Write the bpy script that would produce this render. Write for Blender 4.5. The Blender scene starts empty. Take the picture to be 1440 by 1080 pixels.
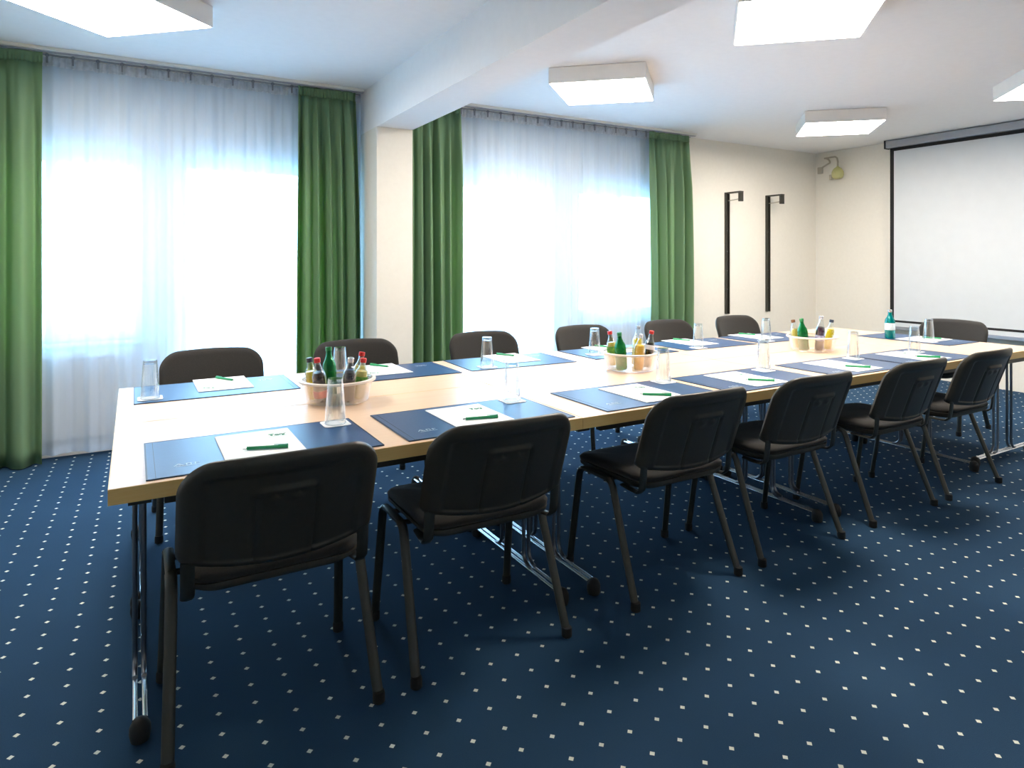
import bpy, bmesh, math, random
from mathutils import Vector, Matrix
random.seed(7)
PI = math.pi
S = bpy.context.scene
COL = S.collection

# ------------------------------------------------------------------ materials
def srgb(r, g, b):
    def f(c):
        c /= 255.0
        return c / 12.92 if c <= 0.04045 else ((c + 0.055) / 1.055) ** 2.4
    return (f(r), f(g), f(b), 1.0)

def new_mat(name):
    m = bpy.data.materials.new(name)
    m.use_nodes = True
    nt = m.node_tree
    nt.nodes.clear()
    out = nt.nodes.new('ShaderNodeOutputMaterial')
    return m, nt, out

def noise_node(nt, scale=(1, 1, 1), s=5.0, detail=3.0, coord='Object'):
    tc = nt.nodes.new('ShaderNodeTexCoord')
    mp = nt.nodes.new('ShaderNodeMapping')
    mp.inputs['Scale'].default_value = scale
    nt.links.new(tc.outputs[coord], mp.inputs['Vector'])
    n = nt.nodes.new('ShaderNodeTexNoise')
    n.inputs['Scale'].default_value = s
    n.inputs['Detail'].default_value = detail
    nt.links.new(mp.outputs['Vector'], n.inputs['Vector'])
    return n

def pbr(name, c1, c2=None, rough=0.5, metal=0.0, spec=0.5, scale=(1, 1, 1), ns=8.0, bump=0.0, coat=0.0, sheen=0.0):
    m, nt, out = new_mat(name)
    b = nt.nodes.new('ShaderNodeBsdfPrincipled')
    b.inputs['Roughness'].default_value = rough
    b.inputs['Metallic'].default_value = metal
    b.inputs['Specular IOR Level'].default_value = spec
    b.inputs['Coat Weight'].default_value = coat
    b.inputs['Sheen Weight'].default_value = sheen
    n = noise_node(nt, scale, ns)
    r = nt.nodes.new('ShaderNodeValToRGB')
    r.color_ramp.elements[0].position = 0.3
    r.color_ramp.elements[1].position = 0.7
    r.color_ramp.elements[0].color = c1
    r.color_ramp.elements[1].color = c2 or c1
    nt.links.new(n.outputs['Fac'], r.inputs['Fac'])
    nt.links.new(r.outputs['Color'], b.inputs['Base Color'])
    if bump:
        bp = nt.nodes.new('ShaderNodeBump')
        bp.inputs['Strength'].default_value = bump
        bp.inputs['Distance'].default_value = 0.002
        nt.links.new(n.outputs['Fac'], bp.inputs['Height'])
        nt.links.new(bp.outputs['Normal'], b.inputs['Normal'])
    nt.links.new(b.outputs['BSDF'], out.inputs['Surface'])
    return m

def clear_mat(name, tint=(0.97, 0.98, 0.98, 1), gloss=(0.9, 0.95, 1, 1), body=None, bodyfac=0.0, edge=0.35, rough=0.03):
    """thin clear glass / plastic: see-through face on, reflecting at the rims"""
    m, nt, out = new_mat(name)
    tr = nt.nodes.new('ShaderNodeBsdfTransparent'); tr.inputs['Color'].default_value = tint
    gl = nt.nodes.new('ShaderNodeBsdfGlossy'); gl.inputs['Color'].default_value = gloss; gl.inputs['Roughness'].default_value = rough
    lw = nt.nodes.new('ShaderNodeLayerWeight'); lw.inputs['Blend'].default_value = edge
    mul = nt.nodes.new('ShaderNodeMath'); mul.operation = 'MULTIPLY_ADD'
    mul.inputs[1].default_value = 0.75; mul.inputs[2].default_value = 0.04
    nt.links.new(lw.outputs['Facing'], mul.inputs[0])
    mx = nt.nodes.new('ShaderNodeMixShader')
    nt.links.new(mul.outputs[0], mx.inputs['Fac'])
    nt.links.new(tr.outputs[0], mx.inputs[1]); nt.links.new(gl.outputs[0], mx.inputs[2])
    last = mx
    if body:
        df = nt.nodes.new('ShaderNodeBsdfDiffuse'); df.inputs['Color'].default_value = body
        mx2 = nt.nodes.new('ShaderNodeMixShader'); mx2.inputs['Fac'].default_value = bodyfac
        nt.links.new(mx.outputs[0], mx2.inputs[1]); nt.links.new(df.outputs[0], mx2.inputs[2])
        last = mx2
    nt.links.new(last.outputs[0], out.inputs['Surface'])
    return m

def emit_mat(name, col, strength):
    m, nt, out = new_mat(name)
    e = nt.nodes.new('ShaderNodeEmission')
    e.inputs['Color'].default_value = col
    e.inputs['Strength'].default_value = strength
    nt.links.new(e.outputs[0], out.inputs['Surface'])
    return m

def cloth_mat(name, c1, c2, transl, transp=0.0, trcol=None, rough=0.8, ns=6.0, scale=(1, 1, 0.05)):
    m, nt, out = new_mat(name)
    n = noise_node(nt, scale, ns)
    r = nt.nodes.new('ShaderNodeValToRGB')
    r.color_ramp.elements[0].position = 0.3; r.color_ramp.elements[1].position = 0.7
    r.color_ramp.elements[0].color = c1; r.color_ramp.elements[1].color = c2
    nt.links.new(n.outputs['Fac'], r.inputs['Fac'])
    p = nt.nodes.new('ShaderNodeBsdfPrincipled')
    p.inputs['Roughness'].default_value = rough
    p.inputs['Specular IOR Level'].default_value = 0.25
    nt.links.new(r.outputs['Color'], p.inputs['Base Color'])
    t = nt.nodes.new('ShaderNodeBsdfTranslucent')
    if trcol: t.inputs['Color'].default_value = trcol
    else: nt.links.new(r.outputs['Color'], t.inputs['Color'])
    mx = nt.nodes.new('ShaderNodeMixShader'); mx.inputs['Fac'].default_value = transl
    nt.links.new(p.outputs[0], mx.inputs[1]); nt.links.new(t.outputs[0], mx.inputs[2])
    last = mx
    if transp:
        tr = nt.nodes.new('ShaderNodeBsdfTransparent')
        mx2 = nt.nodes.new('ShaderNodeMixShader'); mx2.inputs['Fac'].default_value = transp
        nt.links.new(mx.outputs[0], mx2.inputs[1]); nt.links.new(tr.outputs[0], mx2.inputs[2])
        last = mx2
    nt.links.new(last.outputs[0], out.inputs['Surface'])
    return m

M = {}
M['wall'] = pbr('wall_paint', (0.80, 0.775, 0.70, 1), (0.82, 0.795, 0.72, 1), rough=0.9, ns=30, bump=0.05)
M['ceiling'] = pbr('ceiling_paint', (0.87, 0.865, 0.86, 1), (0.89, 0.885, 0.88, 1), rough=0.95, ns=20, bump=0.03)
M['black_plastic'] = pbr('black_moulded_plastic', (0.036, 0.031, 0.022, 1), (0.042, 0.036, 0.026, 1), rough=0.38, ns=60, bump=0.03, spec=0.55)
M['black_fabric'] = pbr('black_upholstery', (0.016, 0.015, 0.014, 1), (0.024, 0.022, 0.020, 1), rough=0.95, ns=220, bump=0.3, sheen=0.1)
M['black_metal'] = pbr('black_painted_steel', (0.022, 0.022, 0.016, 1), (0.028, 0.027, 0.02, 1), rough=0.38, ns=40, spec=0.6)
M['seat_plastic'] = pbr('brownish_black_seat_plastic', (0.060, 0.051, 0.038, 1), (0.068, 0.058, 0.043, 1), rough=0.5, ns=60)
M['rubber'] = pbr('black_rubber', (0.008, 0.008, 0.008, 1), (0.012, 0.011, 0.01, 1), rough=0.7, ns=40)
M['chrome'] = pbr('chrome_tube', (0.72, 0.74, 0.78, 1), (0.76, 0.78, 0.8, 1), rough=0.2, metal=1.0, ns=10)
M['chrome_dark_reflection'] = pbr('chrome_tube_dark_reflection', (0.22, 0.23, 0.26, 1), (0.25, 0.26, 0.29, 1), rough=0.28, metal=1.0, ns=10)  # same chrome for the posts, the dark room's reflection put into its colour
M['beech'] = pbr('pale_beech_laminate', (0.75, 0.53, 0.37, 1), (0.79, 0.58, 0.41, 1), rough=0.33, scale=(0.6, 14, 14), ns=4.0, spec=0.5)
M['beech_turned'] = pbr('pale_beech_laminate_crosswise', (0.75, 0.53, 0.37, 1), (0.79, 0.58, 0.41, 1), rough=0.33, scale=(14, 0.6, 14), ns=4.0, spec=0.5)
M['edge'] = pbr('honey_beech_edge', (0.92, 0.58, 0.20, 1), (0.95, 0.64, 0.25, 1), rough=0.45, scale=(2, 2, 60), ns=5.0)
M['mat'] = pbr('navy_desk_mat', (0.012, 0.058, 0.160, 1), (0.015, 0.066, 0.178, 1), rough=0.38, ns=120, bump=0.05, spec=0.5)
M['mat_edge'] = pbr('dark_mat_edge', (0.012, 0.018, 0.035, 1), None, rough=0.5)
M['silver_print'] = pbr('silver_print', (0.5, 0.58, 0.66, 1), None, rough=0.4)
M['paper'] = pbr('white_paper', (0.86, 0.88, 0.86, 1), (0.88, 0.9, 0.88, 1), rough=0.85)
M['print_green'] = pbr('green_print', (0.006, 0.18, 0.09, 1), None, rough=0.7)
M['pale_green_print'] = pbr('pale_green_print', (0.35, 0.75, 0.5, 1), None, rough=0.7)
M['pen_green'] = pbr('green_pen_plastic', (0.012, 0.30, 0.11, 1), (0.014, 0.33, 0.12, 1), rough=0.3, spec=0.6)
M['pen_tip'] = pbr('silver_pen_tip', (0.6, 0.62, 0.62, 1), None, rough=0.2, metal=1)
M['coaster'] = pbr('white_paper_coaster', (0.84, 0.84, 0.84, 1), (0.88, 0.88, 0.88, 1), rough=0.9, ns=90, bump=0.2)
M['glass'] = clear_mat('clear_tumbler_glass')
M['glass_base'] = clear_mat('thick_glass_base', tint=(0.78, 0.82, 0.84, 1), edge=0.5)
M['bowl'] = clear_mat('clear_plastic_bowl', tint=(0.95, 0.93, 0.91, 1), gloss=(1, 0.97, 0.95, 1), body=(0.85, 0.78, 0.72, 1), bodyfac=0.06)
M['bowl_rim'] = pbr('milky_bowl_rim', (0.80, 0.70, 0.62, 1), (0.84, 0.76, 0.68, 1), rough=0.3)
M['bottle_clear'] = clear_mat('clear_bottle_glass', tint=(0.93, 0.95, 0.95, 1), edge=0.4)
M['bottle_green'] = clear_mat('green_bottle_glass', tint=(0.05, 0.42, 0.12, 1), gloss=(0.5, 1, 0.7, 1), body=(0.005, 0.16, 0.04, 1), bodyfac=0.45, edge=0.3)
M['bottle_teal'] = clear_mat('teal_bottle_glass', tint=(0.05, 0.62, 0.62, 1), gloss=(0.6, 1, 1, 1), body=(0.0, 0.25, 0.26, 1), bodyfac=0.5, edge=0.3)
M['yellow_drink'] = pbr('yellow_juice', (0.80, 0.62, 0.01, 1), (0.84, 0.66, 0.02, 1), rough=0.2)
M['orange_drink'] = pbr('orange_juice', (0.88, 0.48, 0.01, 1), (0.9, 0.54, 0.02, 1), rough=0.2)
M['cola'] = pbr('dark_cola', (0.02, 0.008, 0.004, 1), (0.03, 0.012, 0.006, 1), rough=0.15)
M['purple_drink'] = pbr('dark_grape_juice', (0.05, 0.008, 0.02, 1), (0.06, 0.01, 0.03, 1), rough=0.15)
M['apple_drink'] = pbr('pale_apple_drink', (0.62, 0.50, 0.10, 1), (0.66, 0.55, 0.14, 1), rough=0.2)
M['red'] = pbr('red_cap_and_label', (0.62, 0.02, 0.02, 1), (0.66, 0.03, 0.02, 1), rough=0.35)
M['brown_cap'] = pbr('brown_cap', (0.22, 0.10, 0.05, 1), None, rough=0.35)
M['dark_cap'] = pbr('dark_cap', (0.03, 0.035, 0.05, 1), None, rough=0.35)
M['silver_cap'] = pbr('silver_cap', (0.6, 0.62, 0.66, 1), None, rough=0.25, metal=0.8)
M['green_cap'] = pbr('green_cap', (0.01, 0.20, 0.06, 1), None, rough=0.35)
M['white_label'] = pbr('white_label', (0.75, 0.76, 0.80, 1), (0.82, 0.82, 0.86, 1), rough=0.6)
M['green_label'] = pbr('green_label', (0.22, 0.48, 0.06, 1), (0.04, 0.20, 0.03, 1), rough=0.6, ns=70)
M['purple_label'] = pbr('purple_label', (0.10, 0.08, 0.30, 1), (0.6, 0.6, 0.75, 1), rough=0.6, ns=60)
M['blue_label'] = pbr('pale_blue_label', (0.55, 0.72, 0.85, 1), (0.7, 0.82, 0.9, 1), rough=0.6, ns=60)
M['curtain'] = cloth_mat('green_curtain_cloth', (0.16, 0.28, 0.16, 1), (0.22, 0.36, 0.21, 1), 0.27, trcol=(0.34, 0.46, 0.10, 1), rough=0.55)
M['sheer'] = cloth_mat('white_sheer_voile', (0.66, 0.79, 0.96, 1), (0.72, 0.84, 0.98, 1), 0.42, transp=0.36)
M['sheer_head'] = cloth_mat('grey_white_heading_tape', (0.50, 0.55, 0.62, 1), (0.70, 0.74, 0.82, 1), 0.35, transp=0.15, scale=(1, 1, 1), ns=25)
M['rail'] = pbr('white_rail', (0.72, 0.72, 0.66, 1), (0.76, 0.76, 0.7, 1), rough=0.4)
M['hook'] = pbr('grey_curtain_hook', (0.22, 0.23, 0.27, 1), None, rough=0.5)
M['upvc'] = pbr('white_window_frame', (0.78, 0.80, 0.82, 1), (0.82, 0.84, 0.86, 1), rough=0.35)
M['pane'] = clear_mat('window_glass', tint=(0.96, 0.99, 0.98, 1), edge=0.2)
M['radiator'] = pbr('cream_radiator', (0.75, 0.70, 0.62, 1), (0.78, 0.73, 0.66, 1), rough=0.4)
M['screen'] = pbr('white_screen_cloth', (0.62, 0.66, 0.69, 1), (0.64, 0.68, 0.71, 1), rough=0.9)
M['screen_black'] = pbr('black_screen_border', (0.008, 0.008, 0.01, 1), None, rough=0.7)
M['alu'] = pbr('grey_aluminium', (0.36, 0.37, 0.40, 1), (0.40, 0.41, 0.44, 1), rough=0.35, metal=0.7)
M['lamp_housing'] = pbr('off_white_lamp_housing', (0.80, 0.79, 0.76, 1), (0.83, 0.82, 0.79, 1), rough=0.5)
M['lamp_on'] = emit_mat('lit_lamp_diffuser', (1.0, 0.90, 0.79, 1), 17.0)
M['yellow_plastic'] = pbr('aged_yellow_plastic', (0.50, 0.50, 0.20, 1), (0.60, 0.58, 0.30, 1), rough=0.5)
M['grey_cable'] = pbr('beige_conduit', (0.42, 0.39, 0.31, 1), (0.48, 0.44, 0.36, 1), rough=0.5)
M['ground'] = pbr('pale_paving_outside', (0.45, 0.46, 0.46, 1), (0.55, 0.55, 0.54, 1), rough=0.9, ns=2)

def carpet_mat():
    m, nt, out = new_mat('blue_dotted_carpet')
    L = nt.links
    def math_(op, a, b=None, c=None):
        n = nt.nodes.new('ShaderNodeMath'); n.operation = op
        for i, v in enumerate((a, b, c)):
            if v is None: continue
            if isinstance(v, (int, float)): n.inputs[i].default_value = v
            else: L.new(v, n.inputs[i])
        return n.outputs[0]
    tc = nt.nodes.new('ShaderNodeTexCoord')
    sp = nt.nodes.new('ShaderNodeSeparateXYZ'); L.new(tc.outputs['Object'], sp.inputs[0])
    px, py = 0.1027, 0.0953
    yy = math_('ADD', sp.outputs['Y'], math_('MULTIPLY', sp.outputs['X'], 0.009))
    xx = math_('SUBTRACT', sp.outputs['X'], math_('MULTIPLY', sp.outputs['Y'], 0.014))
    fx = math_('ABSOLUTE', math_('MULTIPLY', math_('SUBTRACT', math_('FRACT', math_('ADD', math_('DIVIDE', math_('SUBTRACT', xx, 0.118 - 0.0298), px), 100.5)), 0.5), px))
    fy = math_('ABSOLUTE', math_('MULTIPLY', math_('SUBTRACT', math_('FRACT', math_('ADD', math_('DIVIDE', math_('SUBTRACT', yy, 2.1315), py), 100.5)), 0.5), py))
    dsum = math_('ADD', fx, fy)
    dot = math_('LESS_THAN', dsum, 0.0092)
    n1 = nt.nodes.new('ShaderNodeTexNoise'); n1.inputs['Scale'].default_value = 420; L.new(tc.outputs['Object'], n1.inputs['Vector'])
    n2 = nt.nodes.new('ShaderNodeTexNoise'); n2.inputs['Scale'].default_value = 2.2; L.new(tc.outputs['Object'], n2.inputs['Vector'])
    r = nt.nodes.new('ShaderNodeValToRGB')
    r.color_ramp.elements[0].position = 0.3; r.color_ramp.elements[1].position = 0.7
    r.color_ramp.elements[0].color = (0.016, 0.046, 0.092, 1); r.color_ramp.elements[1].color = (0.022, 0.062, 0.122, 1)
    L.new(math_('MULTIPLY_ADD', n2.outputs['Fac'], 0.3, math_('MULTIPLY', n1.outputs['Fac'], 0.7)), r.inputs['Fac'])
    mix = nt.nodes.new('ShaderNodeMix'); mix.data_type = 'RGBA'
    L.new(dot, mix.inputs['Factor']); L.new(r.outputs['Color'], mix.inputs['A']); mix.inputs['B'].default_value = (0.80, 0.80, 0.68, 1)
    b = nt.nodes.new('ShaderNodeBsdfPrincipled')
    b.inputs['Roughness'].default_value = 0.95; b.inputs['Specular IOR Level'].default_value = 0.15
    L.new(mix.outputs['Result'], b.inputs['Base Color'])
    bp = nt.nodes.new('ShaderNodeBump'); bp.inputs['Strength'].default_value = 0.4; bp.inputs['Distance'].default_value = 0.003
    L.new(n1.outputs['Fac'], bp.inputs['Height']); L.new(bp.outputs['Normal'], b.inputs['Normal'])
    L.new(b.outputs['BSDF'], out.inputs['Surface'])
    return m
M['carpet'] = carpet_mat()

# ------------------------------------------------------------------ mesh helpers
class MB:
    def __init__(self): self.v = []; self.f = []
    def add(self, vs, fs):
        o = len(self.v); self.v += [tuple(p) for p in vs]; self.f += [tuple(i + o for i in q) for q in fs]; return self
    def box(self, x0, x1, y0, y1, z0, z1):
        return self.add([(x0, y0, z0), (x1, y0, z0), (x1, y1, z0), (x0, y1, z0), (x0, y0, z1), (x1, y0, z1), (x1, y1, z1), (x0, y1, z1)],
                        [(0, 3, 2, 1), (4, 5, 6, 7), (0, 1, 5, 4), (1, 2, 6, 5), (2, 3, 7, 6), (3, 0, 4, 7)])
    def tube(self, pts, rx, ry=None, n=10, up=(0, 0, 1), cap=True):
        """sweep an ellipse (rx sideways, ry the other way) along pts"""
        ry = ry or rx
        pts = [Vector(p) for p in pts]
        rings = []
        prev = None
        for i, p in enumerate(pts):
            t = (pts[min(i + 1, len(pts) - 1)] - pts[max(i - 1, 0)]).normalized()
            if prev is None:
                a = Vector(up)
                if abs(t.dot(a)) > 0.95: a = Vector((1, 0, 0))
                u = (a - t * a.dot(t)).normalized()
            else:
                u = (prev - t * prev.dot(t)).normalized()
            prev = u
            w = t.cross(u)
            rings.append([p + u * (rx * math.cos(2 * PI * k / n)) + w * (ry * math.sin(2 * PI * k / n)) for k in range(n)])
        vs = [q for r in rings for q in r]; fs = []
        for i in range(len(rings) - 1):
            for k in range(n):
                a = i * n + k; b = i * n + (k + 1) % n
                fs.append((a, b, b + n, a + n))
        if cap:
            fs.append(tuple(reversed(range(n)))); fs.append(tuple(range((len(rings) - 1) * n, len(rings) * n)))
        return self.add(vs, fs)
    def lathe(self, prof, c=(0, 0, 0), n=24, capb=True, capt=True):
        vs = []; fs = []
        for r, z in prof:
            for k in range(n):
                a = 2 * PI * k / n
                vs.append((c[0] + r * math.cos(a), c[1] + r * math.sin(a), c[2] + z))
        m = len(prof)
        for i in range(m - 1):
            for k in range(n):
                a = i * n + k; b = i * n + (k + 1) % n
                fs.append((a, b, b + n, a + n))
        if capb: fs.append(tuple(reversed(range(n))))
        if capt: fs.append(tuple(range((m - 1) * n, m * n)))
        return self.add(vs, fs)
    def grid(self, fn, nu, nv, closed=False):
        vs = [fn(i / nu, j / nv) for j in range(nv + 1) for i in range(nu + 1)]
        fs = [(j * (nu + 1) + i, j * (nu + 1) + i + 1, (j + 1) * (nu + 1) + i + 1, (j + 1) * (nu + 1) + i) for j in range(nv) for i in range(nu)]
        return self.add(vs, fs)
    def mesh(self, name, smooth=True, angle=40):
        me = bpy.data.meshes.new(name)
        me.from_pydata(self.v, [], self.f)
        me.validate(); me.update()
        bm = bmesh.new(); bm.from_mesh(me)
        bmesh.ops.remove_doubles(bm, verts=bm.verts, dist=1e-6)
        bmesh.ops.recalc_face_normals(bm, faces=bm.faces)
        bm.to_mesh(me); bm.free()
        if smooth:
            me.polygons.foreach_set('use_smooth', [True] * len(me.polygons))
            me.set_sharp_from_angle(angle=math.radians(angle))
        return me
    def build(self, name, mat, parent=None, smooth=True, bevel=0.0, angle=40, loc=None):
        o = bpy.data.objects.new(name, self.mesh(name, smooth, angle))
        COL.objects.link(o)
        o.data.materials.append(mat)
        if parent: o.parent = parent
        if loc: o.location = loc
        if bevel:
            md = o.modifiers.new('bevel', 'BEVEL'); md.width = bevel; md.segments = 2; md.limit_method = 'ANGLE'
        return o

def tag(o, label=None, cat=None, group=None, kind=None):
    if label: o['label'] = label
    if cat: o['category'] = cat
    if group: o['group'] = group
    if kind: o['kind'] = kind
    return o

def thing(name, label, cat, loc=(0, 0, 0), rz=0.0, group=None):
    o = bpy.data.objects.new(name, None); COL.objects.link(o)
    o.empty_display_size = 0.1
    o.location = loc; o.rotation_euler = (0, 0, rz)
    return tag(o, label, cat, group)

def dup(root, loc, rz, label, group=None):
    kids = {}
    for o in COL.objects:
        if o.parent: kids.setdefault(o.parent.name, []).append(o)
    r = root.copy(); COL.objects.link(r)
    r.location = loc; r.rotation_euler = (0, 0, rz); r['label'] = label
    if group: r['group'] = group
    def rec(src, dst):
        for ch in kids.get(src.name, []):
            c = ch.copy(); COL.objects.link(c); c.parent = dst
            rec(ch, c)
    rec(root, r)
    return r

# ------------------------------------------------------------------ room
H = 2.76
X0, X1, Y0, YW = -2.0, 7.84, -1.8, 5.45
def structure(name, mb, m, **k):
    o = mb.build(name, m, **k); o['kind'] = 'structure'; return o
structure('floor', MB().box(X0 - .2, X1 + .2, Y0 - .2, YW + .25, -0.1, 0.0), M['carpet'], smooth=False)
structure('ceiling', MB().box(X0 - .2, X1 + .2, Y0 - .2, YW + .25, H, H + .15), M['ceiling'], smooth=False)
structure('wall_left', MB().box(X0 - .2, X0, Y0 - .2, YW + .25, 0, H), M['wall'], smooth=False)
structure('wall_right', MB().box(X1, X1 + .2, Y0 - .2, YW + .25, 0, H), M['wall'], smooth=False)
structure('wall_front', MB().box(X0, X1, Y0 - .2, Y0, 0, H), M['wall'], smooth=False)

# window wall with four openings: (x0, x1, z0, z1)
OPEN = [(-1.05, 0.06, 0.78, 2.11), (0.29, 1.45, 0.06, 2.11), (2.45, 3.60, 0.06, 2.11), (3.96, 5.15, 0.77, 2.11)]
wb = MB()
xs = X0
for (a, b, z0, z1) in OPEN:
    wb.box(xs, a, YW, YW + .25, 0, H)
    wb.box(a, b, YW, YW + .25, 0, z0)
    wb.box(a, b, YW, YW + .25, z1, H)
    xs = b
wb.box(xs, X1, YW, YW + .25, 0, H)
structure('wall_back', wb, M['wall'], smooth=False)
# pillar and ceiling beam between the two bays
structure('trim_1', MB().box(1.66, 1.96, 4.98, YW, 0, 2.41), M['wall'], smooth=False)['label'] = 'pillar between the two window bays'
structure('trim_2', MB().box(1.66, 1.96, Y0, YW, 2.41, H), M['ceiling'], smooth=False)['label'] = 'boxed ceiling beam running from the pillar'

def window(i, spec, door):
    a, b, z0, z1 = spec
    root = bpy.data.objects.new('door_%d' % i if door else 'window_%d' % i, None); COL.objects.link(root)
    root.location = ((a + b) / 2, YW + .1, z0); root['kind'] = 'structure'
    w = (b - a) / 2; h = z1 - z0
    f = MB(); t = 0.06; y0, y1 = -0.03, 0.04
    f.box(-w, w, y0, y1, 0, t); f.box(-w, w, y0, y1, h - t, h)
    f.box(-w, -w + t, y0, y1, t, h - t); f.box(w - t, w, y0, y1, t, h - t)
    if not door: f.box(-.035, .035, y0, y1, t, h - t)
    f.build('window_frame', M['upvc'], root, bevel=0.004, smooth=False)
    MB().box(-w + t, w - t, 0.0, 0.012, t, h - t).build('pane', M['pane'], root, smooth=False)
    hd = MB(); hd.box(.02 if not door else -w + .02, .05 if not door else -w + .05, -.05, -.03, h * .5 - .05, h * .5 + .05)
    hd.tube([(.035 if not door else -w + .035, -.05, h * .5), (.035 if not door else -w + .035, -.08, h * .5), (.035 if not door else -w + .035, -.085, h * .5 - .11)], .009)
    hd.build('handle', M['upvc'], root)
    if not door:
        MB().box(-w, w, -.12, -.03, -.03, 0.0).build('window_sill', M['upvc'], root, bevel=.005, smooth=False)
window(1, OPEN[0], False); window(1, OPEN[1], True); window(2, OPEN[2], True); window(2, OPEN[3], False)

# exterior ground, far below (upper floor level balcony slab)
structure('ground_outside', MB().box(-30, 40, YW + .25, 60, -0.35, -0.15), M['ground'], smooth=False)

# radiators under the two windows, half hidden by the sheers
def radiator(label, x0, x1):
    root = thing('radiator', label, 'radiator', ((x0 + x1) / 2, YW - .022, 0.12), 0, 'radiators below the windows')
    w = (x1 - x0) / 2
    p = MB(); n = int((x1 - x0) / .06)
    p.box(-w, w, -.012, -.004, 0, .55)
    for k in range(n):
        cx = -w + (k + .5) * (x1 - x0) / n
        p.box(cx - .018, cx + .018, -.018, -.011, .02, .53)
    p.build('panel', M['radiator'], root, bevel=.004, smooth=False)
    MB().box(-w, w, -.019, .020, .552, .562).build('top_grille', M['radiator'], root, smooth=False)
    for q in (-w + .1, w - .14):
        MB().box(q, q + .04, -.004, .021, .05, .5).build('wall_bracket', M['radiator'], root, smooth=False)
    MB().tube([(-w + .05, -.005, 0.0), (-w + .05, -.005, -.12)], .009).build('pipe', M['radiator'], root)
radiator('cream radiator behind the sheer at the far left, under the left bay window', -.95, -.12)
radiator('cream radiator behind the sheer of the right bay, beside its green curtain', 4.10, 4.98)

# ------------------------------------------------------------------ curtains
def fold(x, seed, lam):
    return (math.sin(2 * PI * x / lam + seed) + 0.45 * math.sin(2 * PI * x / (lam * 1.63) + seed * 2.3) + 0.25 * math.sin(2 * PI * x / (lam * .55) + seed * 1.7)) / 1.4

def rail(label, x0, x1, hooks):
    root = thing('curtain_rail', label, 'curtain rail', ((x0 + x1) / 2, 5.30, H), 0, 'ceiling curtain rails')
    w = (x1 - x0) / 2
    MB().box(-w, w, -.065, .085, -.022, 0).build('track', M['rail'], root, bevel=.003, smooth=False)
    MB().box(-w, w, -.045, -.02, -.030, -.022).box(-w, w, .035, .06, -.030, -.022).build('runner_channel', M['alu'], root, smooth=False)
    n = int((hooks[1] - hooks[0]) / .135)
    for k in range(n + 1):
        x = hooks[0] + (hooks[1] - hooks[0]) * k / n - (x0 + x1) / 2
        MB().box(x - .006, x + .006, .018, .027, -.085, -.022).box(x - .012, x + .012, .016, .030, -.040, -.026).build('hook', M['hook'], root, smooth=False)
rail('white double curtain rail along the ceiling of the left bay', -1.95, 1.64, (-.50, 1.08))
rail('white double curtain rail along the ceiling of the right bay, past the pillar', 1.98, 5.43, (2.56, 4.76))

def curtain(label, x0, x1, tx0, tx1, seed, lam, amp=.045):
    cx = (x0 + x1) / 2
    root = thing('green_curtain', label, 'curtain', (cx, 5.27, 0), 0, 'green side curtains')
    nu = 150; z1 = H - .034; z0 = .012; zh = z1 - .07
    def pos(u, z):
        k = (z / z1) ** 3
        a = (x0 * (1 - k) + tx0 * k); b = (x1 * (1 - k) + tx1 * k)
        x = a + (b - a) * u
        g = min(1.0, (z1 - z) / .55)
        y = amp * (0.35 + 0.65 * g) * fold((x0 + (x1 - x0) * u) * 1.0, seed, lam) + .006 * math.sin(90 * u + seed) * (1 - g)
        y += 0.012 * math.sin(z * 1.3 + seed + 6 * u)
        return (x - cx, y * (0.8 + .2 * g), z)
    o = MB().grid(lambda u, v: pos(u, z0 + (zh - z0) * v + (0.006 * math.sin(13 * u + seed) if v == 0 else 0)), nu, 26).build('curtain_cloth', M['curtain'], root, angle=180)
    md = o.modifiers.new('thick', 'SOLIDIFY'); md.thickness = .0025
    def head(u, v):
        z = zh + (z1 - zh) * v
        p = pos(u, zh)
        return (p[0], p[1] * (1 - .45 * v) + .005 * math.sin(150 * u * (x1 - x0) / .55 + seed) * math.sin(PI * min(1, v + .25)), z)
    h = MB().grid(head, 220, 5).build('gathered_heading', M['curtain'], root, angle=180)
    md = h.modifiers.new('thick', 'SOLIDIFY'); md.thickness = .0025
    return root
curtain('green curtain at the left edge, hanging to the carpet', -1.20, -.52, -1.20, -.52, 0.4, .15, .055)
curtain('green curtain left of the pillar, beside the left sheer', 1.10, 1.625, 1.12, 1.57, 2.1, .095, .055)
curtain('green curtain right of the pillar, its top cut off by the beam', 1.985, 2.54, 1.985, 2.52, 1.2, .095, .055)
curtain('green curtain beside the wall with the black rails', 4.78, 5.38, 4.76, 5.33, 3.3, .13, .055)

def sheer(label, x0, x1, seed):
    cx = (x0 + x1) / 2
    root = thing('sheer_curtain', label, 'sheer curtain', (cx, 5.355, 0), 0, 'white sheer curtains')
    L = x1 - x0; z1 = H - .10; z0 = .035
    nu = int(L * 110)
    def pos(u, v):
        x = x0 + L * u
        z = z0 + (z1 - z0) * v
        y = .026 * fold(x, seed, .19) * (1 - .25 * v) + .010 * fold(x, seed + 2, .07)
        if v == 0: z += .008 * math.sin(11 * x)
        return (x - cx, y * (1 if v < .98 else .8), z)
    MB().grid(pos, nu, 12).build('voile', M['sheer'], root, angle=180)
    def hp(u, v):
        x = x0 + L * u
        y = pos(u, 1)[1] * (1 - .5 * v) + .007 * math.sin(2 * PI * x / .035)
        return (x - cx, y, z1 + (H - .034 - z1) * v)
    MB().grid(hp, int(L * 180), 3).build('heading_tape', M['sheer_head'], root, angle=180)
    # hem
    def hem(u, v):
        p = pos(u, 0); return (p[0], p[1] - .002, p[2] + .045 * v)
    MB().grid(hem, nu, 1).build('hem', M['sheer'], root, angle=180)
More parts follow.
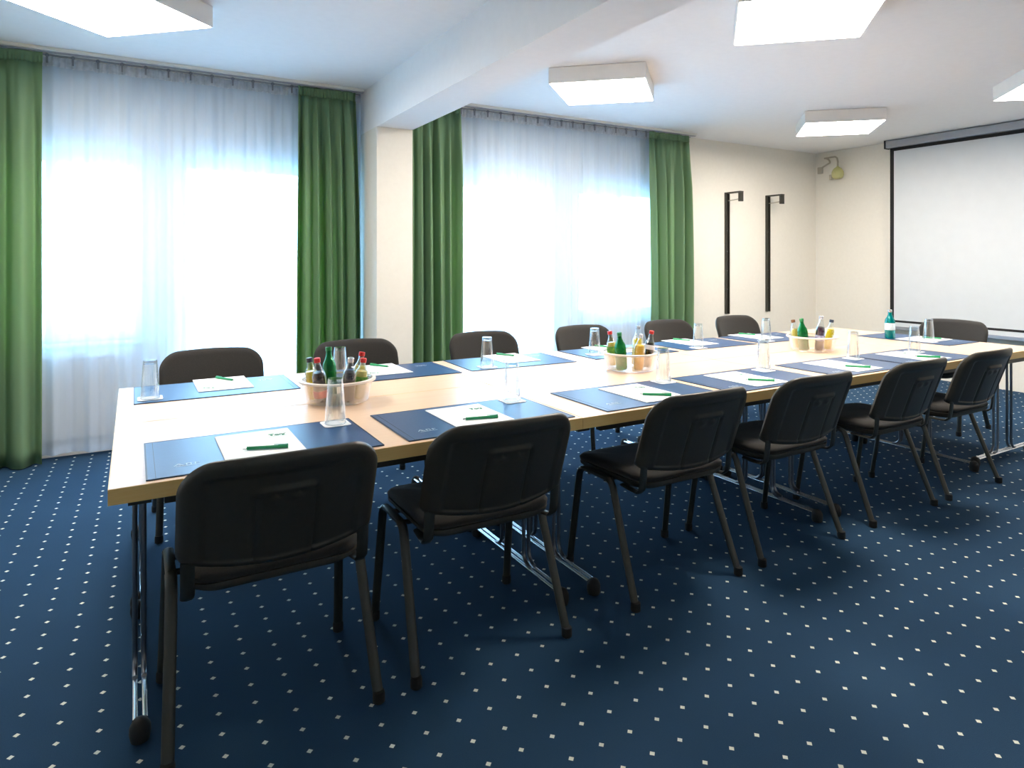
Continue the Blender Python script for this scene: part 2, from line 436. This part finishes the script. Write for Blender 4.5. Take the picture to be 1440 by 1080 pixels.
sheer('long white sheer curtain over the left bay, behind the first chair', -1.0, 1.64, .7)
sheer('white sheer curtain over the right bay, between two green curtains', 2.0, 5.0, 1.9)

# ------------------------------------------------------------------ ceiling lamps
def lamp_proto(label, loc):
    root = thing('ceiling_light', label, 'ceiling light', loc, 0, 'square ceiling lights')
    s = .360; t = .008
    def turned(mb):
        c = math.sqrt(.5)
        mb.v = [((x - y) * c, (x + y) * c * .93, z) for x, y, z in mb.v]
        return mb
    b = MB()
    b.box(-s, s, -s, -s + t, -.118, -.012); b.box(-s, s, s - t, s, -.118, -.012)
    b.box(-s, -s + t, -s + t, s - t, -.118, -.012); b.box(s - t, s, -s + t, s - t, -.118, -.012)
    b.box(-s, s, -s, s, -.012, -.004)
    turned(b).build('housing', M['lamp_housing'], root, smooth=False)
    turned(MB().box(-s + .03, s - .03, -s + .03, s - .03, -.004, 0)).build('mounting_plate', M['grey_cable'], root, smooth=False)
    turned(MB().box(-s + t, s - t, -s + t, s - t, -.121, -.110)).build('diffuser', M['lamp_on'], root, smooth=False)
    return root
l0 = lamp_proto('square ceiling light cut off by the top left corner', (-.13, 3.94, H))
for x, y, lab in [(3.125, 3.97, 'square ceiling light nearest the beam, above the right bay'),
                  (3.110, 2.232, 'large square ceiling light cut off by the top edge, right of the beam'),
                  (5.98, 3.915, 'farthest and smallest square ceiling light, left of the screen case'),
                  (6.023, 2.13, 'square ceiling light cut off by the right edge, in front of the screen')]:
    dup(l0, (x, y, H), 0, lab)

# ------------------------------------------------------------------ tables
TH = .735
def table_proto(label, loc, mat):
    """1.6 x 0.8 folding table, long side on local x, T feet along y"""
    root = thing('folding_table', label, 'table', loc, 0, 'beech folding tables pushed together')
    MB().box(-.797, .797, -.397, .397, TH - .046, TH).build('tabletop', mat, root, bevel=.002, smooth=False)
    e = MB(); o, i = .799, .7965
    e.box(-.799, .799, -.399, -.3965, TH - .045, TH - .001); e.box(-.799, .799, .3965, .399, TH - .045, TH - .001)
    e.box(-.799, -.7965, -.3965, .3965, TH - .045, TH - .001); e.box(.7965, .799, -.3965, .3965, TH - .045, TH - .001)
    e.build('edge_band', M['edge'], root, smooth=False)
    MB().box(-.66, .66, -.33, -.30, TH - .086, TH - .046).box(-.66, .66, .30, .33, TH - .086, TH - .046).build('apron_rail', M['black_metal'], root, smooth=False)
    for s in (-1, 1):
        x = s * .722
        fr = bpy.data.objects.new('leg_frame', None); COL.objects.link(fr); fr.parent = root; fr.location = (x, 0, 0)
        MB().box(-.03, .03, -.30, .30, TH - .086, TH - .046).build('top_bracket', M['black_metal'], fr, smooth=False)
        for dx in (-.0125, .0125):
            for d in (-1, 1):
                pts = [(dx, d * .095, TH - .06), (dx, d * .095, .11)]
                for k in range(1, 7):
                    a = k / 6 * PI / 2
                    pts.append((dx, d * (.095 + .05 * (1 - math.cos(a))), .06 + .05 * (1 - math.sin(a))))
                MB().tube(pts, .0078, n=14).build('post', M['chrome_dark_reflection'], fr)
            MB().tube([(dx, -.350, .050), (dx, .350, .050)], .0082, n=14).build('foot', M['chrome'], fr)
        for d in (-1, 1):
            MB().lathe([(.012, 0), (.024, .006), (.028, .025), (.027, .045), (.018, .062), (.004, .068)], (0, d * .366, 0), n=16).build('end_cap', M['rubber'], fr)
    return root
TX0, TY0 = -.062, 2.086
t0 = table_proto('beech table at the near left corner, with the visible end edge', (TX0 + .8, TY0 + .4, 0), M['beech'])
labs = {(1, 0): 'middle beech table of the near row, under the second and third near chairs',
        (2, 0): 'third beech table of the near row, just before the turned end table',
        (0, 1): 'beech table at the far left, before the left sheer curtain',
        (1, 1): 'middle beech table of the far row, in front of the right bay',
        (2, 1): 'third beech table of the far row, nearest the black wall rails'}
for (i, j), lab in labs.items():
    dup(t0, (TX0 + .8 + 1.6 * i, TY0 + .4 + .8 * j, 0), 0, lab)
dup(t0, (TX0 + 4.8 + .4, TY0 + .8, 0), PI / 2, 'beech table turned crosswise at the screen end of the row')

# ------------------------------------------------------------------ chairs
def make_chair(label, loc, rz):
    root = thing('conference_chair', label, 'chair', loc, rz, 'black conference chairs')
    # seat: lofted rounded slab
    def rr(hx, hy, r, n=7):
        out = []
        for cx, cy, a0 in ((hx - r, hy - r, 0), (-hx + r, hy - r, PI / 2), (-hx + r, -hy + r, PI), (hx - r, -hy + r, 3 * PI / 2)):
            for k in range(n + 1):
                a = a0 + k / n * PI / 2
                out.append((cx + r * math.cos(a), cy + r * math.sin(a)))
        return out
    def loft(rings):
        mb = MB(); n = len(rings[0]); vs = [p for r in rings for p in r]; fs = []
        for i in range(len(rings) - 1):
            for k in range(n):
                a = i * n + k; b = i * n + (k + 1) % n
                fs.append((a, b, b + n, a + n))
        fs.append(tuple(reversed(range(n)))); fs.append(tuple(range((len(rings) - 1) * n, len(rings) * n)))
        return mb.add(vs, fs)
    cy = .012
    def ring(hx, hy, r, z, bow=0.0):
        o = []
        for x, y in rr(hx, hy, r):
            yy = y + cy
            if y < 0: yy -= bow * (1 - (x / hx) ** 2)
            zz = z - (.02 * max(0, (y / hy)) ** 3)
            o.append((x, yy, zz))
        return o
    loft([ring(.235, .215, .07, .470, .012), ring(.245, .225, .07, .480, .014), ring(.247, .227, .07, .492, .014), ring(.238, .218, .07, .504, .012), ring(.20, .18, .06, .509, .01), ring(.10, .09, .04, .507)]).build('seat', M['black_fabric'], root, angle=60)
    loft([ring(.17, .16, .06, .436), ring(.225, .205, .07, .444, .012), ring(.243, .223, .07, .460, .014), ring(.246, .226, .07, .4745, .014), ring(.236, .216, .07, .4747, .012)]).build('seat_pan', M['seat_plastic'], root, angle=60)
    # backrest
    W = .270; zt = .848; zb = .542; rt = .095; rb = .035; sag = .030
    NU, NV = 64, 56
    def yc(x, z):
        k = (z - .5) / (.842 - .5)
        return -.238 - .108 * k - .012 * k * k + .056 * (x / W) ** 2 - .006
    def zmap(v, x):
        lo = zb - sag * (1 - (x / W) ** 2)
        hi = zt - .012 * (x / W) ** 2
        return lo + (hi - lo) * v
    vv = [0.5 - 0.5 * math.cos(PI * j / NV) for j in range(NV + 1)]
    def halfw(v):
        z = (zt - zb) * v
        top = (zt - zb) - z
        w = W
        if top < rt: w -= rt - math.sqrt(max(0, rt * rt - (rt - top) ** 2))
        if z < rb: w -= rb - math.sqrt(max(0, rb * rb - (rb - z) ** 2))
        return w
    def edge_d(x, v):
        z = (zt - zb) * v; top = (zt - zb) - z
        d = min(top, z, W - abs(x))
        if top < rt and abs(x) > W - rt: d = min(d, rt - math.hypot(rt - top, abs(x) - (W - rt)))
        return max(0.0, d)
    def bulge(d, t, r):
        q = min(1.0, d / r)
        return t * math.sqrt(max(0, 1 - (1 - q) ** 2))
    def detail(x, v):
        """moulded relief of the rear shell: raised border, grip lip and grooves (negative = recessed)"""
        d = edge_d(x, v); z = (zt - zb) * v; h = 0
        tt = (zt - zb) - z
        q = min(W - abs(x) - .060, tt - .048, z - .016)
        if q > 0: h -= .007 * min(1, q / .007)
        if abs(x) < .078 and .203 < z < .214: h += .007
        if abs(abs(x) - .078) < .006 and z < .203: h -= .006
        if abs(x) < .19 and .250 < z < .257: h -= .004
        if .02 < abs(x) < .05 and .178 < z < .190: h += .005
        return h
    def ug(i): 
        s = 2 * i / NU - 1
        return math.sin(s * PI / 2) * .35 + s * .65
    def surf(side):
        mb = MB(); vs = []
        for layer in (0, 1):
            for j in range(NV + 1):
                for i in range(NU + 1):
                    v = vv[j]; x = ug(i) * halfw(v); z = zmap(v, x); y = yc(x, z)
                    if layer:
                        d = edge_d(x, v)
                        if j in (0, NV) or i in (0, NU): d = 0
                        if side < 0: y -= bulge(d, .020, .030) + (detail(x, v) if d > 0 else 0)
                        else: y += bulge(d, .024, .03)
                    vs.append((x, y, z))
        n = (NU + 1) * (NV + 1); fs = []
        for j in range(NV):
            for i in range(NU):
                a = j * (NU + 1) + i; q = (a, a + 1, a + NU + 2, a + NU + 1)
                fs.append(q); fs.append(tuple(n + k for k in reversed(q)))
        mb.add(vs, fs); return mb
    surf(1).build('backrest', M['black_fabric'], root, angle=50)
    surf(-1).build('back_shell', M['black_plastic'], root, angle=50)
    # flat steel straps from under the seat up behind the back
    for s in (-1, 1):
        x = s * .240
        pts = [(x * .93, -.08, .434), (x * .97, -.15, .434), (x, -.195, .438), (x, -.214, .455), (x, -.220, .49), (x, -.226, .55)]
        MB().tube(pts, .006, .018, n=8, up=(0, 0, 1)).build('back_strap', M['black_metal'], root)
    # side hoops: rail + two legs each, feet
    for s in (-1, 1):
        X = s * .272
        MB().tube([(X, -.045, .452), (X, -.03, .456), (X, .11, .456), (X, .125, .452)], .012, .015, n=10).build('seat_rail', M['black_metal'], root)
        for (top, foot) in (((X, -.045), (s * .288, -.232)), ((X, .125), (s * .284, .215))):
            d = -1 if foot[1] < 0 else 1
            pts = [(foot[0], foot[1], .012)]
            for k in range(1, 9):
                t = k / 9
                pts.append((foot[0] + (top[0] - foot[0]) * t, foot[1] + (top[1] + d * .035 - foot[1]) * t, .012 + .395 * t))
            pts += [(X, top[1] + d * .03, .425), (X, top[1] + d * .018, .445), (X, top[1], .452)]
            lg = MB().tube(pts, .0165, .012, n=10, up=(1, 0, 0)).build('leg', M['black_metal'], root)
            MB().lathe([(.016, 0), (.019, .003), (.019, .028), (.0175, .034)], (foot[0], foot[1], 0), n=12).build('foot_cap', M['rubber'], lg)
    MB().tube([(-.272, .09, .444), (.272, .09, .444)], .010, n=8).tube([(-.272, -.02, .444), (.272, -.02, .444)], .010, n=8).build('cross_bar', M['black_metal'], root)
    return root
NEAR = [(.365, 0), (1.070, -1), (1.97, 0), (2.70, 0), (3.54, 0), (4.27, 0)]
NLAB = ['nearest black chair, its moulded back at lower left in front of the table corner',
        'second black chair of the near row, between the first and third mats',
        'third black chair of the near row, its seat pulled clear left of the back',
        'fourth black chair of the near row, overlapping the third one',
        'fifth black chair of the near row, last but one before the turned table',
        'sixth black chair of the near row, beside the chrome legs at the right edge']
c0 = make_chair(NLAB[0], (NEAR[0][0], 2.172, 0), 0)
for (x, a), lab in list(zip(NEAR, NLAB))[1:]:
    dup(c0, (x, 2.172, 0), math.radians(a), lab)
FAR = [.39, 1.22, 2.13, 3.0, 3.88, 4.71]
FLAB = ['black chair on the window side, farthest left, backed by the left sheer curtain',
        'black window-side chair behind the first bowl, before the pillar',
        'black window-side chair before the green curtain right of the pillar',
        'black chair on the window side, before the right sheer and left of the middle bowl',
        'black chair on the window side, in front of the rightmost green curtain',
        'black chair on the window side, below the left black wall rail']
for x, lab in zip(FAR, FLAB):
    dup(c0, (x, 3.775, 0), PI, lab)
dup(c0, (5.70, 2.885, 0), PI / 2, 'black chair at the head of the table, in front of the projection screen')

# ------------------------------------------------------------------ place settings
EPS = .0006
def strokes(mb, segs, w, z0, z1):
    for (x0, y0, x1, y1) in segs:
        dx, dy = x1 - x0, y1 - y0; L = math.hypot(dx, dy); nx, ny = -dy / L * w / 2, dx / L * w / 2
        p = [(x0 + nx, y0 + ny), (x0 - nx, y0 - ny), (x1 - nx, y1 - ny), (x1 + nx, y1 + ny)]
        mb.add([(a, b, z0) for a, b in p] + [(a, b, z1) for a, b in p], [(0, 1, 2, 3), (7, 6, 5, 4), (0, 4, 5, 1), (1, 5, 6, 2), (2, 6, 7, 3), (3, 7, 4, 0)])
def mat_proto(label, loc, rz):
    root = thing('desk_mat', label, 'desk mat', loc, rz, 'dark blue desk mats')
    MB().box(-.35, .35, -.2125, .2125, 0, .0030).build('pad', M['mat'], root, bevel=.001, smooth=False)
    e = MB()
    for a in ((-.35, .35, -.2125, -.208), (-.35, .35, .208, .2125), (-.35, -.3455, -.208, .208), (.3455, .35, -.208, .208)):
        e.box(a[0], a[1], a[2], a[3], .0030, .0034)
    e.box(-.326, -.3245, -.208, .208, .0030, .0034)
    e.build('stitched_edge', M['mat_edge'], root, smooth=False)
    g = MB()
    strokes(g, [(-.275, -.115, -.262, -.095), (-.262, -.095, -.249, -.115), (-.256, -.112, -.262, -.104), (-.240, -.115, -.240, -.097), (-.240, -.097, -.228, -.097), (-.228, -.097, -.228, -.115), (-.216, -.115, -.216, -.097), (-.216, -.097, -.204, -.103), (-.270, -.123, -.204, -.123)], .0032, .0031, .0035)
    g.build('silver_mark', M['silver_print'], root, smooth=False)
    return root
def pad_proto(label, loc, rz):
    root = thing('note_pad', label, 'note pad', loc, rz, 'white note pads')
    MB().box(-.1225, .1225, -.1725, .1725, 0, .0025).build('sheets', M['paper'], root, smooth=False)
    g = MB(); t = .0026
    strokes(g, [(.045, .105, .062, .105), (.053, .105, .053, .085), (.066, .098, .066, .086), (.066, .086, .076, .086), (.076, .086, .076, .098), (.076, .098, .066, .098),
                (.080, .086, .080, .098), (.080, .098, .090, .098), (.090, .098, .090, .078), (.094, .098, .094, .086), (.100, .106, .100, .103)], .0075, t - .0003, t + .0003)
    g.build('printed_mark', M['print_green'], root, smooth=False)
    for sg in ((.040, .075, .105, .075), (.045, .114, .1, .114)):
        g = MB(); strokes(g, [sg], .003, t - .0003, t + .0002)
        g.build('pale_line', M['pale_green_print'], root, smooth=False)
    return root
def pen_proto(label, loc, rz):
    root = thing('pen', label, 'pen', loc, rz, 'green ballpoint pens')
    MB().tube([(-.062, 0, .0055), (.035, 0, .0055)], .0055, n=10).build('barrel', M['pen_green'], root)
    MB().tube([(.035, 0, .0055), (.066, 0, .0055)], .0062, n=10).build('cap', M['pen_green'], root)
    MB().box(.022, .066, -.0015, .0015, .0125, .0140).box(.062, .066, -.0015, .0015, .010, .0140).build('clip', M['pen_green'], root, smooth=False)
    mb = MB(); mb.tube([(-.062, 0, .0055), (-.074, 0, .0045)], .0028, n=8); mb.build('tip', M['pen_tip'], root)
    return root
def coaster_proto(label, loc, rz):
    n = 6; pts = []
    r, h = .016, .050
    for cx, cy, a0 in ((h - r, h - r, 0), (-h + r, h - r, PI / 2), (-h + r, -h + r, PI), (h - r, -h + r, 3 * PI / 2)):
        for k in range(n + 1):
            a = a0 + k / n * PI / 2; pts.append((cx + r * math.cos(a), cy + r * math.sin(a)))
    N = len(pts)
    mb = MB().add([(x, y, 0) for x, y in pts] + [(x, y, .0016) for x, y in pts], [tuple(reversed(range(N))), tuple(range(N, 2 * N))] + [(i, (i + 1) % N, (i + 1) % N + N, i + N) for i in range(N)])
    o = mb.build('coaster', M['coaster'], smooth=False, loc=loc); o.rotation_euler.z = rz
    return tag(o, label, 'coaster', 'white paper coasters')
def glass_proto(label, loc):
    root = thing('tumbler', label, 'drinking glass', loc, 0, 'upturned water glasses')
    ho = .170
    MB().lathe([(.0395, 0), (.0285, ho - .012), (.0275, ho)], n=28, capb=False, capt=True).lathe([(.0375, .0), (.0270, ho - .018)], n=28, capb=False, capt=False).build('glass_wall', M['glass'], root)
    MB().lathe([(.0265, ho - .018), (.0275, ho - .0165), (.0270, ho - .001)], n=28).build('thick_base', M['glass_base'], root)
    MB().lathe([(.0375, .0), (.0398, .0), (.0398, .0022), (.0375, .0022), (.0375, 0)], n=28, capb=False, capt=False).build('rim', M['glass_base'], root)
    return root

protos = {}
def put(kind, fn, loc, rz, label):
    if kind not in protos:
        if kind == 'glass': protos[kind] = fn(label, loc)
        else: protos[kind] = fn(label, loc, rz)
        return protos[kind]
    return dup(protos[kind], loc, rz, label)

near_names = ['the nearest chair', 'the second near chair', 'the third near chair', 'the fourth near chair', 'the fifth near chair', 'the sixth near chair']
far_names = ['the leftmost window-side chair', 'the window-side chair behind the first bowl', 'the window-side chair right of the pillar', 'the window-side chair left of the middle bowl', 'the window-side chair before the rightmost curtain', 'the window-side chair under the wall rails']
nx = [.03, .817, 1.680, 2.436, 3.261, 3.985]
fx = [0.0, .865, 1.640, 2.490, 3.270, 4.03]
frot = [0, 0, -2.0, 0, -1, 0]
padx = [.245, 1.035, 1.925, 2.630, 3.455, 4.20]
fpadx = [.262, 1.085, 1.925, 2.72, 3.47, 4.20]
ng = [(.662, 2.472), (1.440, 2.477), (2.325, 2.472), (3.050, 2.445), (3.895, 2.450), (4.53, 2.42)]
fg = [(.064, 3.335), (.915, 3.33), (1.766, 3.325), (2.60, 3.40), (3.425, 3.292), (4.16, 3.31)]
pen_a = [-18, -12, -38, -45, -52, -48]
def setting(mc, rz, pc, gc, pen, pena, who):
    put('mat', mat_proto, (mc[0], mc[1], TH + EPS), rz, 'navy desk mat in front of ' + who)
    z = TH + EPS + .0037
    put('pad', pad_proto, (pc[0], pc[1], z), rz, 'white note pad on the mat of ' + who)
    put('pen', pen_proto, (pen[0], pen[1], z + .0031), pena, 'green pen on the note pad of ' + who)
    put('coaster', coaster_proto, (gc[0], gc[1], z), rz * 1.0, 'white coaster by the mat corner of ' + who)
    put('glass', glass_proto, (gc[0], gc[1], z + .0020), 0, 'upturned glass on the coaster of ' + who)
for i in range(6):
    px = padx[i] + .1225
    setting((nx[i] + .35, 2.322), 0, (px, 2.3185), ng[i], (px + .01, 2.245 + (.0 if i < 2 else -.015)), math.radians(pen_a[i]), near_names[i])
for i in range(6):
    px = fpadx[i] + .1225
    setting((fx[i] + .35, 3.452), PI + math.radians(frot[i]), (px, 3.5415), fg[i], (px + .02, 3.64), PI + math.radians(-60), far_names[i])
setting((5.295, 2.82), PI / 2, (5.30, 2.76), (5.165, 2.655), (5.38, 2.74), math.radians(110), 'the head chair before the screen')

# ------------------------------------------------------------------ bowls with bottles
def bowl(label, loc):
    root = thing('bowl', label, 'bowl', loc, 0, 'clear bowls of drinks')
    MB().lathe([(.128, 0), (.134, .004), (.150, .082), (.155, .098)], n=44, capt=False).lathe([(.1315, .0065), (.1475, .083), (.1525, .098)], n=44, capb=True, capt=False).build('bowl_wall', M['bowl'], root)
    MB().lathe([(.1525, .094), (.166, .092), (.166, .100), (.1525, .102), (.1525, .094)], n=44, capb=False, capt=False).build('rim', M['bowl_rim'], root)
    return root
BZ = TH + EPS
bowls = [(.782, 2.885), (2.448, 2.872), (4.03, 2.83)]
b0 = bowl('clear bowl of small bottles nearest the camera, before the second window-side chair', (bowls[0][0], bowls[0][1], BZ))
dup(b0, (bowls[1][0], bowls[1][1], BZ), 0, 'middle bowl, with a green and an orange bottle in it')
dup(b0, (bowls[2][0], bowls[2][1], BZ), 0, 'farthest bowl of small bottles, short of the screen end')

def bottle(label, loc, r, h, glass, drink, fill, cap, lab, group, rz=0.0, neck=.0115, lz=(.22, .5)):
    root = thing('bottle', label, 'bottle', loc[:3], rz, group)
    if len(loc) > 3: root.rotation_euler = (loc[3], loc[4], 0)
    sh = .60 * h
    prof = [(r * .86, 0), (r, .006), (r, sh * .95), (r * .92, sh + .012), (r * .60, sh + .15 * h), (neck + .001, sh + .24 * h), (neck, h - .018)]
    MB().lathe(prof, n=22).build('bottle_glass', glass, root)
    if drink:
        zf = fill * h; k = .9
        p = [(r * k * .9, .004)]
        def rad(z):
            for (r0, z0), (r1, z1) in zip(prof[1:], prof[2:]):
                if z0 <= z <= z1: return r0 + (r1 - r0) * (z - z0) / (z1 - z0)
            return neck
        for j in range(1, 9):
            z = .006 + (zf - .006) * j / 8; p.append((rad(z) * k, z))
        MB().lathe(p, n=22).build('drink', drink, root)
    MB().lathe([(neck + .0018, h - .019), (neck + .0022, h - .016), (neck + .0022, h - .002), (neck, h)], n=18).build('cap', cap, root)
    if lab:
        z0, z1 = lz[0] * h, lz[1] * h
        MB().lathe([(r + .0008, z0), (r + .0012, z0 + .001), (r + .0012, z1 - .001), (r + .0008, z1)], n=22, capb=False, capt=False).build('label', lab, root)
    return root
G1, G2, G3 = 'bottles in the first bowl', 'bottles in the middle bowl', 'bottles in the farthest bowl'
def inb(i, right, back):
    """place in a bowl: metres to the right and to the back as one stands at the near left table corner"""
    cx, cy = bowls[i]
    q = math.hypot(cx, cy); ax, ay = cx / q, cy / q
    dx, dy = right * ay + back * ax, -right * ax + back * ay
    r = math.hypot(dx, dy); m = min(1.0, .094 / r); k = .15 * min(1, r / .1)
    return (cx + dx * m, cy + dy * m, BZ + .0115, -dy / r * k, dx / r * k)
C, Gn = M['bottle_clear'], M['bottle_green']
bottle('small yellow juice bottle with dark cap, leftmost in the first bowl', inb(0, -.094, .0), .029, .185, C, M['yellow_drink'], .68, M['dark_cap'], None, G1)
bottle('small cola bottle with red cap, in the first bowl', inb(0, -.066, -.066), .029, .195, C, M['cola'], .68, M['red'], M['red'], G1, lz=(.12, .28))
bottle('green glass water bottle, tallest in the first bowl', inb(0, -.030, .089), .029, .215, Gn, None, 0, M['green_cap'], None, G1, lz=(.1, .3))
bottle('small dark drink bottle with pale cap, right of centre in the first bowl', inb(0, .043, -.084), .029, .195, C, M['cola'], .68, M['silver_cap'], None, G1)
bottle('green-labelled apple drink bottle with red cap, back right in the first bowl', inb(0, .084, .040), .029, .195, C, M['apple_drink'], .68, M['red'], M['green_label'], G1, lz=(.42, .58))
bottle('green-labelled apple drink bottle with red cap, front right in the first bowl', inb(0, .088, -.030), .029, .180, C, M['apple_drink'], .68, M['red'], M['green_label'], G1, lz=(.38, .56))
bottle('apple drink bottle with red cap, leftmost in the middle bowl', inb(1, -.090, .03), .029, .200, C, M['apple_drink'], .68, M['red'], M['green_label'], G2, lz=(.35, .56))
bottle('green glass bottle in the middle bowl', inb(1, -.045, -.08), .032, .210, Gn, None, 0, M['green_cap'], None, G2)
bottle('orange juice bottle in the middle bowl', inb(1, .045, -.08), .031, .205, C, M['orange_drink'], .68, M['silver_cap'], None, G2)
bottle('clear bottle with dark drink and white label at the right of the middle bowl', inb(1, .093, .01), .029, .210, C, M['cola'], .68, M['red'], M['white_label'], G2, lz=(.5, .62))
bottle('clear juice bottle at the back of the middle bowl', inb(1, .035, .085), .029, .225, C, M['yellow_drink'], .68, M['silver_cap'], None, G2)
bottle('yellow drink bottle with brown cap, leftmost in the farthest bowl', inb(2, -.094, .005), .029, .195, C, M['apple_drink'], .68, M['brown_cap'], None, G3)
bottle('green glass bottle in the farthest bowl', inb(2, -.050, -.078), .033, .215, Gn, None, 0, M['green_cap'], None, G3)
bottle('dark grape drink bottle in the farthest bowl', inb(2, .042, -.074), .030, .235, C, M['purple_drink'], .68, M['silver_cap'], M['purple_label'], G3, lz=(.3, .46))
bottle('yellow juice bottle at the right of the farthest bowl', inb(2, .093, .005), .029, .205, C, M['yellow_drink'], .68, M['dark_cap'], None, G3)
bottle('tall teal water bottle with pale label standing at the screen end of the table', (5.13, 2.925, TH + EPS + .0038), .036, .225, M['bottle_teal'], None, 0, M['silver_cap'], M['blue_label'], None, lz=(.30, .54), neck=.014)

# ------------------------------------------------------------------ wall fittings
def wall_rail(label, x):
    root = thing('wall_mount_rail', label, 'wall rail', (x, YW, 0), 0, 'black hanging rails on the wall')
    mb = MB(); mb.box(-.030, -.018, -.030, 0, .705, 2.155); mb.box(.018, .030, -.030, 0, .705, 2.155); mb.box(-.018, .018, -.012, 0, .705, 2.155)
    mb.build('upright', M['black_metal'], root, smooth=False)
    MB().box(-.026, .026, -.235, -.030, 2.138, 2.155).build('arm', M['black_metal'], root, smooth=False)
    MB().box(-.026, .026, -.235, -.200, 2.035, 2.138).build('end_block', M['black_metal'], root, bevel=.003, smooth=False)
    MB().tube([(0, -.03, 2.055), (0, -.20, 2.065)], .006, n=8).build('brace_rod', M['grey_cable'], root)
    for z in (1.0, 1.22, 1.45, 1.7):
        MB().tube([(0, -.012, z), (0, -.017, z)], .007, n=8).build('screw', M['silver_cap'], root)
wall_rail('left of the two black vertical rails on the wall by the curtain', 6.135)
wall_rail('right of the two black vertical rails on the wall, nearer the room corner', 6.865)

root = thing('projection_screen', 'large white pull-down projection screen with black border on the right wall', 'projection screen', (7.72, 3.2, 0), 0)
ya, yb = -1.30, 1.20
MB().box(-.045, .045, ya - .03, yb + .03, 2.665, 2.752).build('case', M['alu'], root, bevel=.006, smooth=False)
MB().box(-.050, .050, yb + .031, yb + .045, 2.66, 2.756).box(-.050, .050, ya - .045, ya - .031, 2.66, 2.756).build('case_end', M['screen_black'], root, smooth=False)
MB().box(.000, .002, ya + .045, yb - .045, .645, 2.628).build('screen_cloth', M['screen'], root, smooth=False)
b = MB(); b.box(-.0005, .0025, ya, ya + .045, .62, 2.664); b.box(-.0005, .0025, yb - .045, yb, .62, 2.664); b.box(-.0005, .0025, ya + .045, yb - .045, .62, .645); b.box(-.0005, .0025, ya + .045, yb - .045, 2.628, 2.664)
b.build('black_border', M['screen_black'], root, smooth=False)
MB().box(-.012, .014, ya - .01, yb + .01, .535, .575).build('weight_bar', M['alu'], root, bevel=.004, smooth=False)
MB().box(.000, .002, ya, yb, .575, .62).build('lower_strip', M['screen'], root, smooth=False)

root = thing('cable_fitting', 'small yellowish fitting hanging from a curved conduit high on the wall left of the screen', 'wall fitting', (X1, 5.09, 2.45), 0)
pts = [(-.014, .285, .10)]
for k in range(0, 9):
    a = PI - k / 8 * PI / 2
    pts.append((-.02 - .01 * k / 8, .145 + .14 * math.cos(PI - a) if False else .215 + .07 * math.cos(a), .16 + .065 * math.sin(a)))
pts += [(-.035, .10, .228), (-.04, .06, .226), (-.045, .03, .205), (-.045, .02, .16), (-.045, .02, .09)]
MB().tube(pts, .011, n=8).build('conduit', M['grey_cable'], root)
MB().box(-.03, 0, .25, .32, .03, .12).build('wall_box', M['grey_cable'], root, bevel=.008, smooth=False)
mb = MB()
mb.lathe([(.010, .095), (.016, .085), (.045, .065), (.068, .025), (.072, -.02), (.058, -.055), (.03, -.068)], (-.078, .0, 0), n=18)
mb.build('bell_housing', M['yellow_plastic'], root)
MB().box(-.13, -.08, .05, .085, -.075, -.01).build('latch', M['grey_cable'], root, bevel=.006, smooth=False)
MB().tube([(-.078, .0, 0.0), (0, 0, 0.0)], .014, n=8).build('wall_arm', M['grey_cable'], root)

# ------------------------------------------------------------------ camera
cam = bpy.data.cameras.new('camera'); co = bpy.data.objects.new('camera', cam); COL.objects.link(co)
cam.sensor_fit = 'HORIZONTAL'; cam.sensor_width = 36.0
cam.lens = 36.0 * 915.4 / 1440.0
cam.shift_y = -(540 - 363.7) / 1440.0
cam.clip_start = 0.05
co.location = (0, 0, 1.365)
co.rotation_euler = (PI / 2, 0, math.radians(59.83 - 90))
S.camera = co

# ------------------------------------------------------------------ daylight
w = bpy.data.worlds.new('sky'); S.world = w; w.use_nodes = True
nt = w.node_tree; nt.nodes.clear()
out = nt.nodes.new('ShaderNodeOutputWorld'); bg = nt.nodes.new('ShaderNodeBackground')
bg.inputs['Color'].default_value = (0.40, 0.69, 1.0, 1); bg.inputs['Strength'].default_value = 9.0
nt.links.new(bg.outputs[0], out.inputs['Surface'])
for k, (a, b_, z0, z1) in enumerate(OPEN):
    L = bpy.data.lights.new('window_portal', 'AREA'); L.shape = 'RECTANGLE'; L.size = b_ - a; L.size_y = z1 - z0
    L.cycles.is_portal = True
    o = bpy.data.objects.new('window_portal', L); COL.objects.link(o)
    o.location = ((a + b_) / 2, YW + .24, (z0 + z1) / 2); o.rotation_euler = (-PI / 2, 0, 0)

# ------------------------------------------------------------------ look
S.view_settings.view_transform = 'Standard'; S.view_settings.look = 'None'
S.view_settings.gamma = 1.0; S.view_settings.exposure = 1.35
S.view_settings.use_curve_mapping = False
S.cycles.use_denoising = True
S.cycles.max_bounces = 10; S.cycles.diffuse_bounces = 5; S.cycles.glossy_bounces = 4
S.cycles.transparent_max_bounces = 24; S.cycles.transmission_bounces = 6
S.cycles.sample_clamp_indirect = 8.0
